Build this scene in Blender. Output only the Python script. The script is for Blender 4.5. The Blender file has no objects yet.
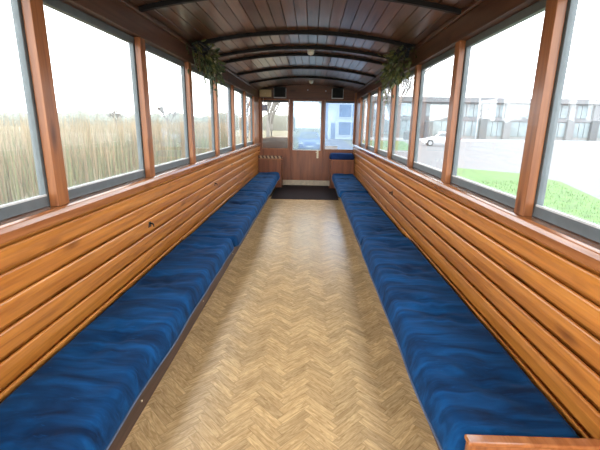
import bpy, bmesh, math, random
from mathutils import Vector, Matrix
random.seed(7)
S = bpy.context.scene
COL = S.collection
R = random.random
def U(a, b): return a + (b - a) * R()

# ------------------------------------------------------------------ materials
def newmat(name):
    m = bpy.data.materials.new(name); m.use_nodes = True
    nt = m.node_tree; nt.nodes.clear()
    out = nt.nodes.new('ShaderNodeOutputMaterial')
    return m, nt, out
def nd(nt, t, **kw):
    n = nt.nodes.new(t)
    for k, v in kw.items():
        if k in n.inputs: n.inputs[k].default_value = v
        else: setattr(n, k, v)
    return n
def ln(nt, a, b): nt.links.new(a, b)
def principled(nt, out, **kw):
    b = nt.nodes.new('ShaderNodeBsdfPrincipled')
    for k, v in kw.items(): b.inputs[k].default_value = v
    ln(nt, b.outputs[0], out.inputs[0]); return b
def c4(c): return (c[0], c[1], c[2], 1)

def plain(name, col, rough=.5, metal=0, noise=.12, scale=30, bump=0., spec=.5):
    m, nt, out = newmat(name)
    b = principled(nt, out, Roughness=rough, Metallic=metal)
    b.inputs['Specular IOR Level'].default_value = spec
    tc = nd(nt, 'ShaderNodeTexCoord')
    n = nd(nt, 'ShaderNodeTexNoise', Scale=scale, Detail=4.)
    ln(nt, tc.outputs['Object'], n.inputs['Vector'])
    r = nd(nt, 'ShaderNodeValToRGB')
    r.color_ramp.elements[0].position = .3; r.color_ramp.elements[1].position = .7
    r.color_ramp.elements[0].color = c4([x * (1 - noise) for x in col])
    r.color_ramp.elements[1].color = c4([min(1, x * (1 + noise)) for x in col])
    ln(nt, n.outputs['Fac'], r.inputs[0]); ln(nt, r.outputs[0], b.inputs['Base Color'])
    if bump:
        bp = nd(nt, 'ShaderNodeBump', Strength=bump, Distance=.01)
        ln(nt, n.outputs['Fac'], bp.inputs['Height']); ln(nt, bp.outputs[0], b.inputs['Normal'])
    return m

def wood(name, c_dark, c_light, stretch=(30, 1.2, 30), rough=.35, coat=.0, tone=.35, bump=.08, knots=True, spec=.5):
    """long grain along the small-stretch axis, tone per board from the face attribute"""
    m, nt, out = newmat(name)
    b = principled(nt, out, Roughness=rough)
    b.inputs['Coat Weight'].default_value = coat
    b.inputs['Coat Roughness'].default_value = .15
    b.inputs['Specular IOR Level'].default_value = spec
    tc = nd(nt, 'ShaderNodeTexCoord')
    at = nd(nt, 'ShaderNodeAttribute', attribute_name='tone')
    off = nd(nt, 'ShaderNodeVectorMath', operation='SCALE'); off.inputs[0].default_value = (3.1, 17., 5.7)
    ln(nt, at.outputs['Fac'], off.inputs['Scale'])
    add = nd(nt, 'ShaderNodeVectorMath', operation='ADD')
    ln(nt, tc.outputs['Object'], add.inputs[0]); ln(nt, off.outputs[0], add.inputs[1])
    mp = nd(nt, 'ShaderNodeMapping'); mp.inputs['Scale'].default_value = stretch
    ln(nt, add.outputs[0], mp.inputs['Vector'])
    n = nd(nt, 'ShaderNodeTexNoise', Scale=1., Detail=5., Roughness=.6, Distortion=.6)
    ln(nt, mp.outputs[0], n.inputs['Vector'])
    r = nd(nt, 'ShaderNodeValToRGB')
    e = r.color_ramp.elements
    e[0].position = .3; e[1].position = .68
    e[0].color = c4(c_dark); e[1].color = c4(c_light)
    ln(nt, n.outputs['Fac'], r.inputs[0])
    # tone
    mr = nd(nt, 'ShaderNodeMapRange'); mr.inputs['To Min'].default_value = 1 - tone; mr.inputs['To Max'].default_value = 1 + tone
    ln(nt, at.outputs['Fac'], mr.inputs['Value'])
    sc = nd(nt, 'ShaderNodeVectorMath', operation='SCALE')
    ln(nt, r.outputs[0], sc.inputs[0]); ln(nt, mr.outputs[0], sc.inputs['Scale'])
    colout = sc.outputs[0]
    if knots:
        mp2 = nd(nt, 'ShaderNodeMapping'); mp2.inputs['Scale'].default_value = tuple(max(1.8, s * .22) for s in stretch)
        ln(nt, add.outputs[0], mp2.inputs['Vector'])
        v = nd(nt, 'ShaderNodeTexVoronoi', Scale=1.)
        ln(nt, mp2.outputs[0], v.inputs['Vector'])
        rk = nd(nt, 'ShaderNodeValToRGB')
        rk.color_ramp.elements[0].position = .06; rk.color_ramp.elements[1].position = .2
        rk.color_ramp.elements[0].color = (.42, .36, .32, 1); rk.color_ramp.elements[1].color = (1, 1, 1, 1)
        ln(nt, v.outputs['Distance'], rk.inputs[0])
        mu = nd(nt, 'ShaderNodeVectorMath', operation='MULTIPLY')
        ln(nt, sc.outputs[0], mu.inputs[0]); ln(nt, rk.outputs[0], mu.inputs[1]); colout = mu.outputs[0]
    ln(nt, colout, b.inputs['Base Color'])
    bp = nd(nt, 'ShaderNodeBump', Strength=bump, Distance=.01)
    ln(nt, n.outputs['Fac'], bp.inputs['Height']); ln(nt, bp.outputs[0], b.inputs['Normal'])
    return m

def velvet(name, c_dark, c_light, sheen=(.12, .42, .95)):
    m, nt, out = newmat(name)
    b = principled(nt, out, Roughness=.75)
    b.inputs['Specular IOR Level'].default_value = .15
    b.inputs['Sheen Weight'].default_value = .10
    b.inputs['Sheen Roughness'].default_value = .45
    b.inputs['Sheen Tint'].default_value = c4(sheen)
    tc = nd(nt, 'ShaderNodeTexCoord')
    mp = nd(nt, 'ShaderNodeMapping'); mp.inputs['Scale'].default_value = (1.6, 7., 3.); mp.inputs['Rotation'].default_value = (0, 0, .18)
    ln(nt, tc.outputs['Object'], mp.inputs['Vector'])
    n1 = nd(nt, 'ShaderNodeTexNoise', Scale=1.6, Detail=5., Roughness=.55, Distortion=.6)
    ln(nt, mp.outputs[0], n1.inputs['Vector'])
    r = nd(nt, 'ShaderNodeValToRGB')
    e = r.color_ramp.elements
    e[0].position = .33; e[0].color = c4(c_dark); e[1].position = .72; e[1].color = c4(c_light)
    x = r.color_ramp.elements.new(.52); x.color = c4([(a * .62 + d * .38) for a, d in zip(c_dark, c_light)])
    ln(nt, n1.outputs['Fac'], r.inputs[0])
    # brushed marks left in the nap
    mp2 = nd(nt, 'ShaderNodeMapping'); mp2.inputs['Scale'].default_value = (8, 46, 8); mp2.inputs['Rotation'].default_value = (0, 0, -.5)
    ln(nt, tc.outputs['Object'], mp2.inputs['Vector'])
    n2 = nd(nt, 'ShaderNodeTexNoise', Scale=1.2, Detail=3., Distortion=1.5)
    ln(nt, mp2.outputs[0], n2.inputs['Vector'])
    r2 = nd(nt, 'ShaderNodeValToRGB')
    r2.color_ramp.elements[0].position = .64; r2.color_ramp.elements[1].position = .78
    r2.color_ramp.elements[0].color = (0, 0, 0, 1); r2.color_ramp.elements[1].color = (1, 1, 1, 1)
    ln(nt, n2.outputs['Fac'], r2.inputs[0])
    mx = nd(nt, 'ShaderNodeMix', data_type='RGBA')
    mth = nd(nt, 'ShaderNodeMath', operation='MULTIPLY'); mth.inputs[1].default_value = .35
    ln(nt, r2.outputs[0], mth.inputs[0]); ln(nt, mth.outputs[0], mx.inputs[0])
    ln(nt, r.outputs[0], mx.inputs[6]); mx.inputs[7].default_value = c4([min(1, v * 1.6) for v in c_light])
    ln(nt, mx.outputs[2], b.inputs['Base Color'])
    bp = nd(nt, 'ShaderNodeBump', Strength=.14, Distance=.02)
    ln(nt, n1.outputs['Fac'], bp.inputs['Height']); ln(nt, bp.outputs[0], b.inputs['Normal'])
    return m

def glass(name, tint=(1, 1, 1), haze=.0, hazecol=(.8, .85, .9), rough=0., transl=0.):
    m, nt, out = newmat(name)
    t = nd(nt, 'ShaderNodeBsdfTransparent'); t.inputs[0].default_value = c4(tint)
    g = nd(nt, 'ShaderNodeBsdfGlossy', Roughness=rough)
    # Schlick reflectance of a clear sheet, the same from both of its faces
    ge = nd(nt, 'ShaderNodeNewGeometry')
    dt = nd(nt, 'ShaderNodeVectorMath', operation='DOT_PRODUCT')
    ln(nt, ge.outputs['Incoming'], dt.inputs[0]); ln(nt, ge.outputs['Normal'], dt.inputs[1])
    ab = nd(nt, 'ShaderNodeMath', operation='ABSOLUTE'); ln(nt, dt.outputs['Value'], ab.inputs[0])
    om = nd(nt, 'ShaderNodeMath', operation='SUBTRACT'); om.inputs[0].default_value = 1; ln(nt, ab.outputs[0], om.inputs[1])
    pw = nd(nt, 'ShaderNodeMath', operation='POWER'); pw.inputs[1].default_value = 5; ln(nt, om.outputs[0], pw.inputs[0])
    f = nd(nt, 'ShaderNodeMapRange'); f.inputs['To Min'].default_value = .035; f.inputs['To Max'].default_value = .9
    ln(nt, pw.outputs[0], f.inputs['Value'])
    mx = nd(nt, 'ShaderNodeMixShader')
    ln(nt, f.outputs[0], mx.inputs[0]); ln(nt, t.outputs[0], mx.inputs[1]); ln(nt, g.outputs[0], mx.inputs[2])
    last = mx.outputs[0]
    if haze:
        tc = nd(nt, 'ShaderNodeTexCoord')
        n = nd(nt, 'ShaderNodeTexNoise', Scale=3., Detail=4.)
        ln(nt, tc.outputs['Object'], n.inputs['Vector'])
        mr = nd(nt, 'ShaderNodeMapRange'); mr.inputs['To Min'].default_value = haze * .6; mr.inputs['To Max'].default_value = haze * 1.4
        ln(nt, n.outputs['Fac'], mr.inputs['Value'])
        d = nd(nt, 'ShaderNodeBsdfDiffuse'); d.inputs[0].default_value = c4(hazecol)
        tl = nd(nt, 'ShaderNodeBsdfTranslucent'); tl.inputs[0].default_value = c4(hazecol)
        dm = nd(nt, 'ShaderNodeMixShader'); dm.inputs[0].default_value = .6
        ln(nt, d.outputs[0], dm.inputs[1]); ln(nt, tl.outputs[0], dm.inputs[2])
        m2 = nd(nt, 'ShaderNodeMixShader')
        ln(nt, mr.outputs[0], m2.inputs[0]); ln(nt, last, m2.inputs[1]); ln(nt, dm.outputs[0], m2.inputs[2])
        last = m2.outputs[0]
    ln(nt, last, out.inputs[0])
    return m

def floor_material():
    m, nt, out = newmat('herringbone_vinyl')
    b = principled(nt, out, Roughness=.27)
    b.inputs['Specular IOR Level'].default_value = .85
    at = nd(nt, 'ShaderNodeAttribute', attribute_name='tone')
    uv = nd(nt, 'ShaderNodeUVMap', uv_map='UVMap')
    off = nd(nt, 'ShaderNodeVectorMath', operation='SCALE'); off.inputs[0].default_value = (13., 37., 0)
    ln(nt, at.outputs['Fac'], off.inputs['Scale'])
    add = nd(nt, 'ShaderNodeVectorMath', operation='ADD')
    ln(nt, uv.outputs[0], add.inputs[0]); ln(nt, off.outputs[0], add.inputs[1])
    mp = nd(nt, 'ShaderNodeMapping'); mp.inputs['Scale'].default_value = (9, 55, 1)
    ln(nt, add.outputs[0], mp.inputs['Vector'])
    n = nd(nt, 'ShaderNodeTexNoise', Scale=1., Detail=5., Roughness=.6, Distortion=1.4)
    ln(nt, mp.outputs[0], n.inputs['Vector'])
    r = nd(nt, 'ShaderNodeValToRGB')
    e = r.color_ramp.elements
    e[0].position = .28; e[0].color = (.37, .225, .088, 1)
    e[1].position = .74; e[1].color = (.78, .55, .28, 1)
    x = e.new(.5); x.color = (.57, .375, .18, 1)
    ln(nt, n.outputs['Fac'], r.inputs[0])
    mr = nd(nt, 'ShaderNodeMapRange'); mr.inputs['To Min'].default_value = .86; mr.inputs['To Max'].default_value = 1.12
    ln(nt, at.outputs['Fac'], mr.inputs['Value'])
    sc = nd(nt, 'ShaderNodeVectorMath', operation='SCALE')
    ln(nt, r.outputs[0], sc.inputs[0]); ln(nt, mr.outputs[0], sc.inputs['Scale'])
    # worn, paler patches down the aisle
    tc = nd(nt, 'ShaderNodeTexCoord')
    n3 = nd(nt, 'ShaderNodeTexNoise', Scale=1.3, Detail=3.); ln(nt, tc.outputs['Object'], n3.inputs['Vector'])
    mr3 = nd(nt, 'ShaderNodeMapRange'); mr3.inputs['To Min'].default_value = .85; mr3.inputs['To Max'].default_value = 1.15
    ln(nt, n3.outputs['Fac'], mr3.inputs['Value'])
    sc2 = nd(nt, 'ShaderNodeVectorMath', operation='SCALE')
    ln(nt, sc.outputs[0], sc2.inputs[0]); ln(nt, mr3.outputs[0], sc2.inputs['Scale'])
    # joints between the blocks: distance to block edge kept in a second uv map
    uv2 = nd(nt, 'ShaderNodeUVMap', uv_map='Edge')
    sx = nd(nt, 'ShaderNodeSeparateXYZ'); ln(nt, uv2.outputs[0], sx.inputs[0])
    def edge(o, size):
        a = nd(nt, 'ShaderNodeMath', operation='SUBTRACT'); a.inputs[0].default_value = size; ln(nt, o, a.inputs[1])
        mn = nd(nt, 'ShaderNodeMath', operation='MINIMUM'); ln(nt, o, mn.inputs[0]); ln(nt, a.outputs[0], mn.inputs[1]); return mn.outputs[0]
    mn = nd(nt, 'ShaderNodeMath', operation='MINIMUM'); ln(nt, edge(sx.outputs[0], PL), mn.inputs[0]); ln(nt, edge(sx.outputs[1], PW), mn.inputs[1])
    mr4 = nd(nt, 'ShaderNodeMapRange'); mr4.inputs['From Max'].default_value = .003; mr4.inputs['To Min'].default_value = .72
    ln(nt, mn.outputs[0], mr4.inputs['Value'])
    sc3 = nd(nt, 'ShaderNodeVectorMath', operation='SCALE')
    ln(nt, sc2.outputs[0], sc3.inputs[0]); ln(nt, mr4.outputs[0], sc3.inputs['Scale'])
    ln(nt, sc3.outputs[0], b.inputs['Base Color'])
    bp = nd(nt, 'ShaderNodeBump', Strength=.06, Distance=.01)
    ln(nt, n.outputs['Fac'], bp.inputs['Height']); ln(nt, bp.outputs[0], b.inputs['Normal'])
    return m
PL, PW = .21, .0525

M = {}
M['slat'] = wood('varnished_pine_slats', (.38, .120, .016), (.70, .275, .05), (26, 1.3, 26), rough=.34, coat=.32, tone=.12, bump=.05)
M['sill'] = wood('varnished_sill', (.27, .088, .026), (.46, .175, .06), (26, 1.3, 26), rough=.2, coat=.8, tone=.1)
M['post'] = wood('varnished_post', (.22, .072, .022), (.40, .148, .048), (30, 30, 1.6), rough=.36, coat=.2, tone=.18)
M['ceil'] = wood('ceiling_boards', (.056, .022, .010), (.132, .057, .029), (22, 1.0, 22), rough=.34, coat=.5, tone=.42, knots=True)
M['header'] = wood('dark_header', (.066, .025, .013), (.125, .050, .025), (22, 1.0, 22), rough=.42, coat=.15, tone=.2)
M['panel'] = wood('end_panel_ply', (.17, .048, .016), (.31, .098, .034), (16, 16, 1.4), rough=.4, coat=.15, tone=.2)
M['panelh'] = wood('end_panel_boards', (.10, .031, .013), (.18, .058, .024), (1.3, 20, 20), rough=.42, coat=.1, tone=.2)
M['fascia'] = wood('dark_fascia', (.045, .024, .016), (.10, .055, .038), (20, 1.5, 20), rough=.5, tone=.2)
M['riser'] = wood('dark_riser', (.022, .012, .010), (.045, .024, .019), (1.5, 20, 20), rough=.45, tone=.2)
M['ply'] = wood('pale_ply', (.40, .26, .14), (.55, .40, .25), (20, 2, 20), rough=.55, tone=.15, knots=False)
M['rib'] = plain('black_rib_paint', (.009, .008, .009), .55, spec=.25)
M['alu'] = plain('grey_aluminium', (.13, .155, .165), .45, .2, .1, 12)
M['rail_highlight'] = plain('painted_rail_highlight', (.6, .62, .62), .5)  # pale colour standing in for the highlight along the window rails
M['glass'] = glass('window_glass', (.97, .98, .98), haze=.03, hazecol=(.85, .86, .87))
M['clear_plastic'] = glass('smoked_plastic_pane', (.80, .79, .77), haze=.09, hazecol=(.66, .64, .60), rough=.1)
M['blue_plastic'] = glass('blue_tinted_pane', (.60, .68, .77), haze=.17, hazecol=(.50, .60, .72), rough=.1)
M['plastic'] = glass('clouded_plastic_pane', (.55, .63, .68), haze=.27, hazecol=(.52, .63, .70), rough=.1)
M['velvet'] = velvet('blue_velvet', (.0005, .0120, .046), (.0024, .082, .262))
M['velvet2'] = velvet('dark_blue_velvet', (.004, .014, .06), (.012, .045, .17))
M['black'] = plain('black_plastic', (.012, .013, .014), .5)
M['grille'] = plain('black_grille_cloth', (.006, .007, .008), .8, 0, .4, 300, .4)
M['metal'] = plain('bracket_metal', (.5, .5, .5), .35, .8)
M['cloth'] = plain('beige_speaker_cloth', (.66, .53, .30), .85, 0, .18, 220, .3)
M['white'] = plain('white_plastic', (.75, .74, .70), .4)
M['brass'] = plain('pale_handle', (.72, .62, .42), .35, .2)
M['card'] = plain('white_card', (.85, .85, .85), .7)
M['bluecard'] = plain('blue_tag', (.55, .65, .88), .5)
M['leaf'] = plain('dusty_leaf', (.060, .085, .034), .6, 0, .5, 25)
M['leaf2'] = plain('olive_leaf', (.13, .14, .042), .6, 0, .4, 25)
M['stem'] = plain('dry_stem', (.10, .075, .04), .8)
M['flower'] = plain('cream_flower', (.50, .46, .36), .7)
M['darkcloth'] = plain('dark_navy_ribbon', (.012, .016, .028), .7, 0, .3, 20)
M['floor'] = floor_material()
M['mat'] = plain('dark_ribbed_mat', (.020, .011, .010), .8, 0, .3, 60, .3, spec=.2)
M['tread'] = plain('pale_tread', (.62, .52, .37), .5, 0, .15, 12)
# outdoors
M['asphalt'] = plain('grey_road', (.115, .115, .12), .85, 0, .12, 2.5)
M['grass'] = plain('mown_grass', (.06, .14, .022), .9, 0, .35, 3)
M['field'] = plain('rough_field', (.165, .15, .085), .95, 0, .35, 1.2)
M['reed'] = plain('dry_reed', (.27, .215, .135), .9, 0, .3, .6)
M['reedg'] = plain('green_reed', (.17, .18, .095), .9, 0, .3, .6)
M['carwhite'] = plain('white_car_paint', (.72, .73, .75), .25, 0, .02, 5)
M['carblue'] = plain('blue_car_paint', (.035, .10, .32), .25, 0, .02, 5)
M['carglass'] = plain('car_glass', (.10, .12, .14), .08, 0, .05, 5)
M['tyre'] = plain('tyre_rubber', (.03, .03, .033), .8)
M['rim'] = plain('wheel_rim', (.42, .43, .45), .35, .7)
M['lampred'] = plain('tail_lamp', (.4, .02, .02), .3)
M['lampw'] = plain('head_lamp', (.7, .72, .75), .15)
M['concrete'] = plain('grey_cladding', (.17, .175, .185), .8, 0, .06, 1.5)
M['cladding'] = plain('pale_cladding', (.26, .27, .28), .8, 0, .06, 1.5)
M['darkclad'] = plain('dark_cladding', (.085, .09, .10), .7)
M['bglass'] = plain('pale_glazing', (.20, .25, .27), .15, 0, .25, .5)
M['bglassdk'] = plain('blue_glazing', (.13, .20, .30), .12, 0, .25, .6)
M['whitewall'] = plain('white_render', (.62, .63, .65), .8, 0, .04, 2)
M['bark'] = plain('grey_bark', (.22, .21, .20), .9)
M['crown'] = plain('far_foliage', (.17, .18, .15), .95, 0, .3, 1.5)
M['galv'] = plain('galvanised_pole', (.45, .50, .56), .5, .2)
M['lockerwood'] = wood('platform_wood', (.10, .045, .025), (.19, .09, .05), (2, 18, 18), rough=.5, tone=.2)

# ------------------------------------------------------------------ geometry helpers
class MB:
    def __init__(s): s.v = []; s.f = []; s.t = []; s.m = []
    def add(s, vs, fs, tone=None, mi=0):
        tone = R() if tone is None else tone
        o = len(s.v); s.v += [tuple(p) for p in vs]
        for f in fs: s.f.append([i + o for i in f]); s.t.append(tone); s.m.append(mi)
        return s
    def box(s, x0, x1, y0, y1, z0, z1, tone=None, mi=0, mat=None):
        vs = [Vector((x, y, z)) for x in (x0, x1) for y in (y0, y1) for z in (z0, z1)]
        if mat is not None: vs = [mat @ v for v in vs]
        return s.add(vs, [(0, 1, 3, 2), (4, 6, 7, 5), (0, 4, 5, 1), (2, 3, 7, 6), (0, 2, 6, 4), (1, 5, 7, 3)], tone, mi)
    def prism(s, pts, axis, a, b, tone=None, mi=0):
        """closed 2-D outline swept along an axis from a to b"""
        def P(p, t):
            return {'x': (t, p[0], p[1]), 'y': (p[0], t, p[1]), 'z': (p[0], p[1], t)}[axis]
        n = len(pts); vs = [P(p, a) for p in pts] + [P(p, b) for p in pts]
        fs = [(i, (i + 1) % n, n + (i + 1) % n, n + i) for i in range(n)] + [tuple(range(n))[::-1], tuple(range(n, 2 * n))]
        return s.add(vs, fs, tone, mi)
    def tube(s, path, r, n=8, tone=None, r1=None, mi=0):
        path = [Vector(p) for p in path]; k = len(path); vs = []; fs = []
        up = Vector((0, 0, 1))
        for i, p in enumerate(path):
            d = (path[min(i + 1, k - 1)] - path[max(i - 1, 0)]).normalized()
            a = d.cross(up)
            if a.length < 1e-4: a = d.cross(Vector((1, 0, 0)))
            a.normalize(); b = d.cross(a)
            rr = r if r1 is None else r + (r1 - r) * i / (k - 1)
            for j in range(n):
                t = 2 * math.pi * j / n
                vs.append(p + (a * math.cos(t) + b * math.sin(t)) * rr)
        for i in range(k - 1):
            for j in range(n):
                fs.append((i * n + j, i * n + (j + 1) % n, (i + 1) * n + (j + 1) % n, (i + 1) * n + j))
        fs.append(tuple(range(n))[::-1]); fs.append(tuple(range((k - 1) * n, k * n)))
        return s.add(vs, fs, tone, mi)
    def lathe(s, prof, c, axis='z', n=24, tone=None, mi=0):
        """prof: (radius, height) pairs about an axis through c"""
        vs = []; fs = []
        for r, h in prof:
            for j in range(n):
                t = 2 * math.pi * j / n; x, y = r * math.cos(t), r * math.sin(t)
                v = {'z': (x, y, h), 'y': (x, h, y), 'x': (h, x, y)}[axis]
                vs.append((c[0] + v[0], c[1] + v[1], c[2] + v[2]))
        for i in range(len(prof) - 1):
            for j in range(n):
                fs.append((i * n + j, i * n + (j + 1) % n, (i + 1) * n + (j + 1) % n, (i + 1) * n + j))
        fs.append(tuple(range(n))[::-1]); fs.append(tuple(range((len(prof) - 1) * n, len(prof) * n)))
        return s.add(vs, fs, tone, mi)
    def build(s, name, mats, parent=None, origin=(0, 0, 0), bevel=0, smooth=False, seg=2, fixn=True):
        me = bpy.data.meshes.new(name)
        O = Vector(origin)
        me.from_pydata([tuple(Vector(p) - O) for p in s.v], [], s.f)
        if not isinstance(mats, (list, tuple)): mats = [mats]
        for m in mats: me.materials.append(m)
        for i, p in enumerate(me.polygons): p.material_index = s.m[i]
        a = me.attributes.new('tone', 'FLOAT', 'FACE')
        a.data.foreach_set('value', s.t)
        if fixn:
            bm = bmesh.new(); bm.from_mesh(me); bmesh.ops.recalc_face_normals(bm, faces=bm.faces); bm.to_mesh(me); bm.free()
        o = bpy.data.objects.new(name, me); COL.objects.link(o)
        if parent is not None:
            o.parent = parent
            o.location = O - PO[parent.name]
            PO[o.name] = O
        else:
            o.location = O; PO[o.name] = O
        if smooth:
            for p in me.polygons: p.use_smooth = True
        if bevel:
            b = o.modifiers.new('bevel', 'BEVEL'); b.width = bevel; b.segments = seg; b.limit_method = 'ANGLE'; b.angle_limit = .6
            b.harden_normals = False
        return o
PO = {}
def tag(o, label=None, cat=None, group=None, kind=None):
    if label: o['label'] = label
    if cat: o['category'] = cat
    if group: o['group'] = group
    if kind: o['kind'] = kind
    return o
def empty(name, loc, label=None, cat=None, group=None, kind=None):
    o = bpy.data.objects.new(name, None); COL.objects.link(o); o.location = loc; PO[o.name] = Vector(loc)
    o.empty_display_size = .1
    return tag(o, label, cat, group, kind)
def copy_tree(o, parent=None, loc=None):
    c = o.copy(); COL.objects.link(c)
    if parent is not None: c.parent = parent
    if loc is not None: c.location = loc
    for ch in list(o.children): copy_tree(ch, c)
    return c
def st(o, label, cat): return tag(o, label, cat, kind='structure')

# ------------------------------------------------------------------ dimensions (metres)
W = 1.25              # half width between side walls
Y0, Y1 = -1.0, 10.45    # open rear end, front end wall
SILL, HEAD, SPRING, CROWN = 1.115, 2.22, 2.415, 2.562
SAG = CROWN - SPRING
ARC = (W * W + SAG * SAG) / (2 * SAG)
def arch(x, d=0.): return math.sqrt((ARC - d) ** 2 - x * x) + CROWN - ARC
BOX_Y = 10.02
MAT_Y, KICK_Z = 8.38, .14     # near edge of the dark mat, top of the pale threshold
BENCH_X = .79         # fascia plane
POSTS = [3.35 + 1.255 * i for i in range(-3, 5)]   # window post centres
END_POST = 9.56

# ------------------------------------------------------------------ floor: herringbone blocks
def build_floor():
    n = int(PL / PW + .5)
    me = bpy.data.meshes.new('floor'); bm = bmesh.new()
    uvl = bm.loops.layers.uv.new('UVMap'); ed = bm.loops.layers.uv.new('Edge')
    tl = bm.faces.layers.float.new('tone')
    c, s = math.cos(math.pi / 4), math.sin(math.pi / 4)
    X0, X1, YA, YB = -W, W, Y0, Y1
    def rot(p): return (c * p[0] - s * p[1], s * p[0] + c * p[1] + 4)
    def clip(poly, k, lim, keep):
        out = []
        for i in range(len(poly)):
            a, b = poly[i], poly[(i + 1) % len(poly)]
            ia, ib = keep(a[k], lim), keep(b[k], lim)
            if ia: out.append(a)
            if ia != ib:
                t = (lim - a[k]) / (b[k] - a[k]); out.append(tuple(a[q] + (b[q] - a[q]) * t for q in range(len(a))))
        return out
    rng = range(-60, 61)
    for k in rng:          # step along the diagonal
        for j in range(-24, 25):
            for kind in (0, 1):
                # horizontal block at cell (k + ..., k), vertical block beside it
                ox = k * PW + j * 2 * n * PW / 1.0 * 0 ; oy = k * PW
                # lattice vectors of the herringbone: (1,1) cell and (n,-n) cells
                ox = (k + j * n) * PW; oy = (k - j * n) * PW
                if kind == 0: q = [(ox, oy, 0, 0), (ox + PL, oy, PL, 0), (ox + PL, oy + PW, PL, PW), (ox, oy + PW, 0, PW)]
                else:         q = [(ox + PL, oy - PL + PW, 0, PW), (ox + PL, oy + PW, PL, PW), (ox + PL + PW, oy + PW, PL, 0), (ox + PL + PW, oy - PL + PW, 0, 0)]
                poly = [rot(p[:2]) + p[2:] for p in q]
                xs = [p[0] for p in poly]; ys = [p[1] for p in poly]
                if max(xs) < X0 or min(xs) > X1 or max(ys) < YA or min(ys) > YB: continue
                for kk, lim, fn in ((0, X0, lambda v, l: v >= l), (0, X1, lambda v, l: v <= l), (1, YA, lambda v, l: v >= l), (1, YB, lambda v, l: v <= l)):
                    if poly: poly = clip(poly, kk, lim, fn)
                if len(poly) < 3: continue
                try:
                    f = bm.faces.new([bm.verts.new((p[0], p[1], 0)) for p in poly])
                except ValueError: continue
                f[tl] = R()
                for lp, p in zip(f.loops, poly): lp[uvl].uv = (p[2], p[3]); lp[ed].uv = (p[2], p[3])
    # underside board closes the slab
    vs = [bm.verts.new(p) for p in ((X0, YA, -.06), (X1, YA, -.06), (X1, YB, -.06), (X0, YB, -.06))]
    bm.faces.new(vs)
    bm.normal_update()
    for f in bm.faces:
        if f.normal.z < 0 and f.calc_center_median().z > -.01: f.normal_flip()
    bm.to_mesh(me); bm.free(); me.materials.append(M['floor'])
    o = bpy.data.objects.new('floor', me); COL.objects.link(o); PO['floor'] = Vector((0, 0, 0))
    st(o, 'pale oak herringbone floor down the aisle of the wagon', 'floor')
build_floor()

# ------------------------------------------------------------------ side walls (slat panelling) 
BOARDS = [.0, .14, .272, .405, .537, .67, .80, .922, 1.035]
def side_wall(sd, name):
    m = MB()
    for a, b in zip(BOARDS[:-1], BOARDS[1:]):
        h = b - a; xb = W + .03
        prof = [(xb, a), (W - .007, a), (W - .0115, a + h * .16), (W - .0175, a + h * .38), (W - .0205, a + h * .52),
                (W - .0205, b - .025), (W - .017, b - .0175), (W - .010, b - .0155), (W - .004, b - .024), (xb, b - .05)]
        # boards butt together at a joint somewhere along the wall
        cuts = [Y0, U(.5, 2.), U(5.6, 7.4), Y1]
        m.prism([(sd * p[0], p[1]) for p in prof], 'y', Y0, Y1, U(.2, .8))
    m.box(sd * (W + .03), sd * (W + .07), Y0, Y1, -.06, 1.06, .2)
    side = 'left' if sd < 0 else 'right'
    o = m.build(name, M['slat'], bevel=.002, seg=1)
    st(o, '%s side wall of varnished orange wooden slats above the bench' % side, 'wall')
side_wall(-1, 'wall_left'); side_wall(1, 'wall_right')
tn = [0]
def trim(m, mat, label, cat='trim', bevel=.003):
    tn[0] += 1
    return st(m.build('trim_%d' % tn[0], mat, bevel=bevel), label, cat)
for sd, side in ((-1, 'left'), (1, 'right')):
    m = MB()
    m.prism([(sd * (W - .028), 1.042), (sd * (W - .030), 1.085), (sd * (W - .022), 1.108), (sd * (W - .005), SILL), (sd * (W + .12), SILL + .004), (sd * (W + .12), 1.042)], 'y', Y0, Y1, .5)
    trim(m, M['sill'], 'varnished window sill running along the %s wall above the slats' % side, 'window sill')
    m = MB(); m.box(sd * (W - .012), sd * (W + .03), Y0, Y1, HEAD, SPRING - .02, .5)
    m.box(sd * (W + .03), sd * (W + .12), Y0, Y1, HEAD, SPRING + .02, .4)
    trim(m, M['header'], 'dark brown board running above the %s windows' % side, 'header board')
    m = MB(); m.prism([(sd * (W + .03), SPRING - .035), (sd * (W - .028), SPRING - .035), (sd * (W - .034), SPRING - .025), (sd * (W - .034), SPRING + .002), (sd * (W + .03), SPRING + .0)], 'y', Y0, Y1, .3)
    trim(m, M['header'], 'narrow dark moulding where the ceiling meets the %s header board' % side, 'moulding')

def near_word(y):
    return y
PW2 = .05
ordL = ['leftmost in the whole view', 'left of the bay nearest the photograph edge', 'third along', 'by the near end of the left bench', 'under the greenery', 'beyond the greenery', 'sixth along', 'next to the corner post']
for sd, side in ((-1, 'left'), (1, 'right')):
    for i, y in enumerate(POSTS):
        m = MB(); m.box(sd * (W - .002), sd * (W + .045), y - PW2, y + PW2, SILL + .001, HEAD + .0, U(.3, .7))
        far = len(POSTS) - i
        lab = 'varnished wooden post between %s windows, %s from the front corner' % (side, ['', 'first', 'second', 'third', 'fourth', 'fifth', 'sixth', 'seventh', 'eighth'][far])
        trim(m, M['post'], lab, 'window post')
    m = MB(); m.box(sd * (W - .004), sd * (W + .10), END_POST, Y1, SILL + .001, HEAD, .5)
    m.box(sd * (W - .055), sd * (W - .004), Y1 - .055, Y1 - .0, SILL, SPRING - .03, .6)
    trim(m, M['post'], 'wide varnished corner post at the front end of the %s wall' % side, 'corner post')

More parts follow.
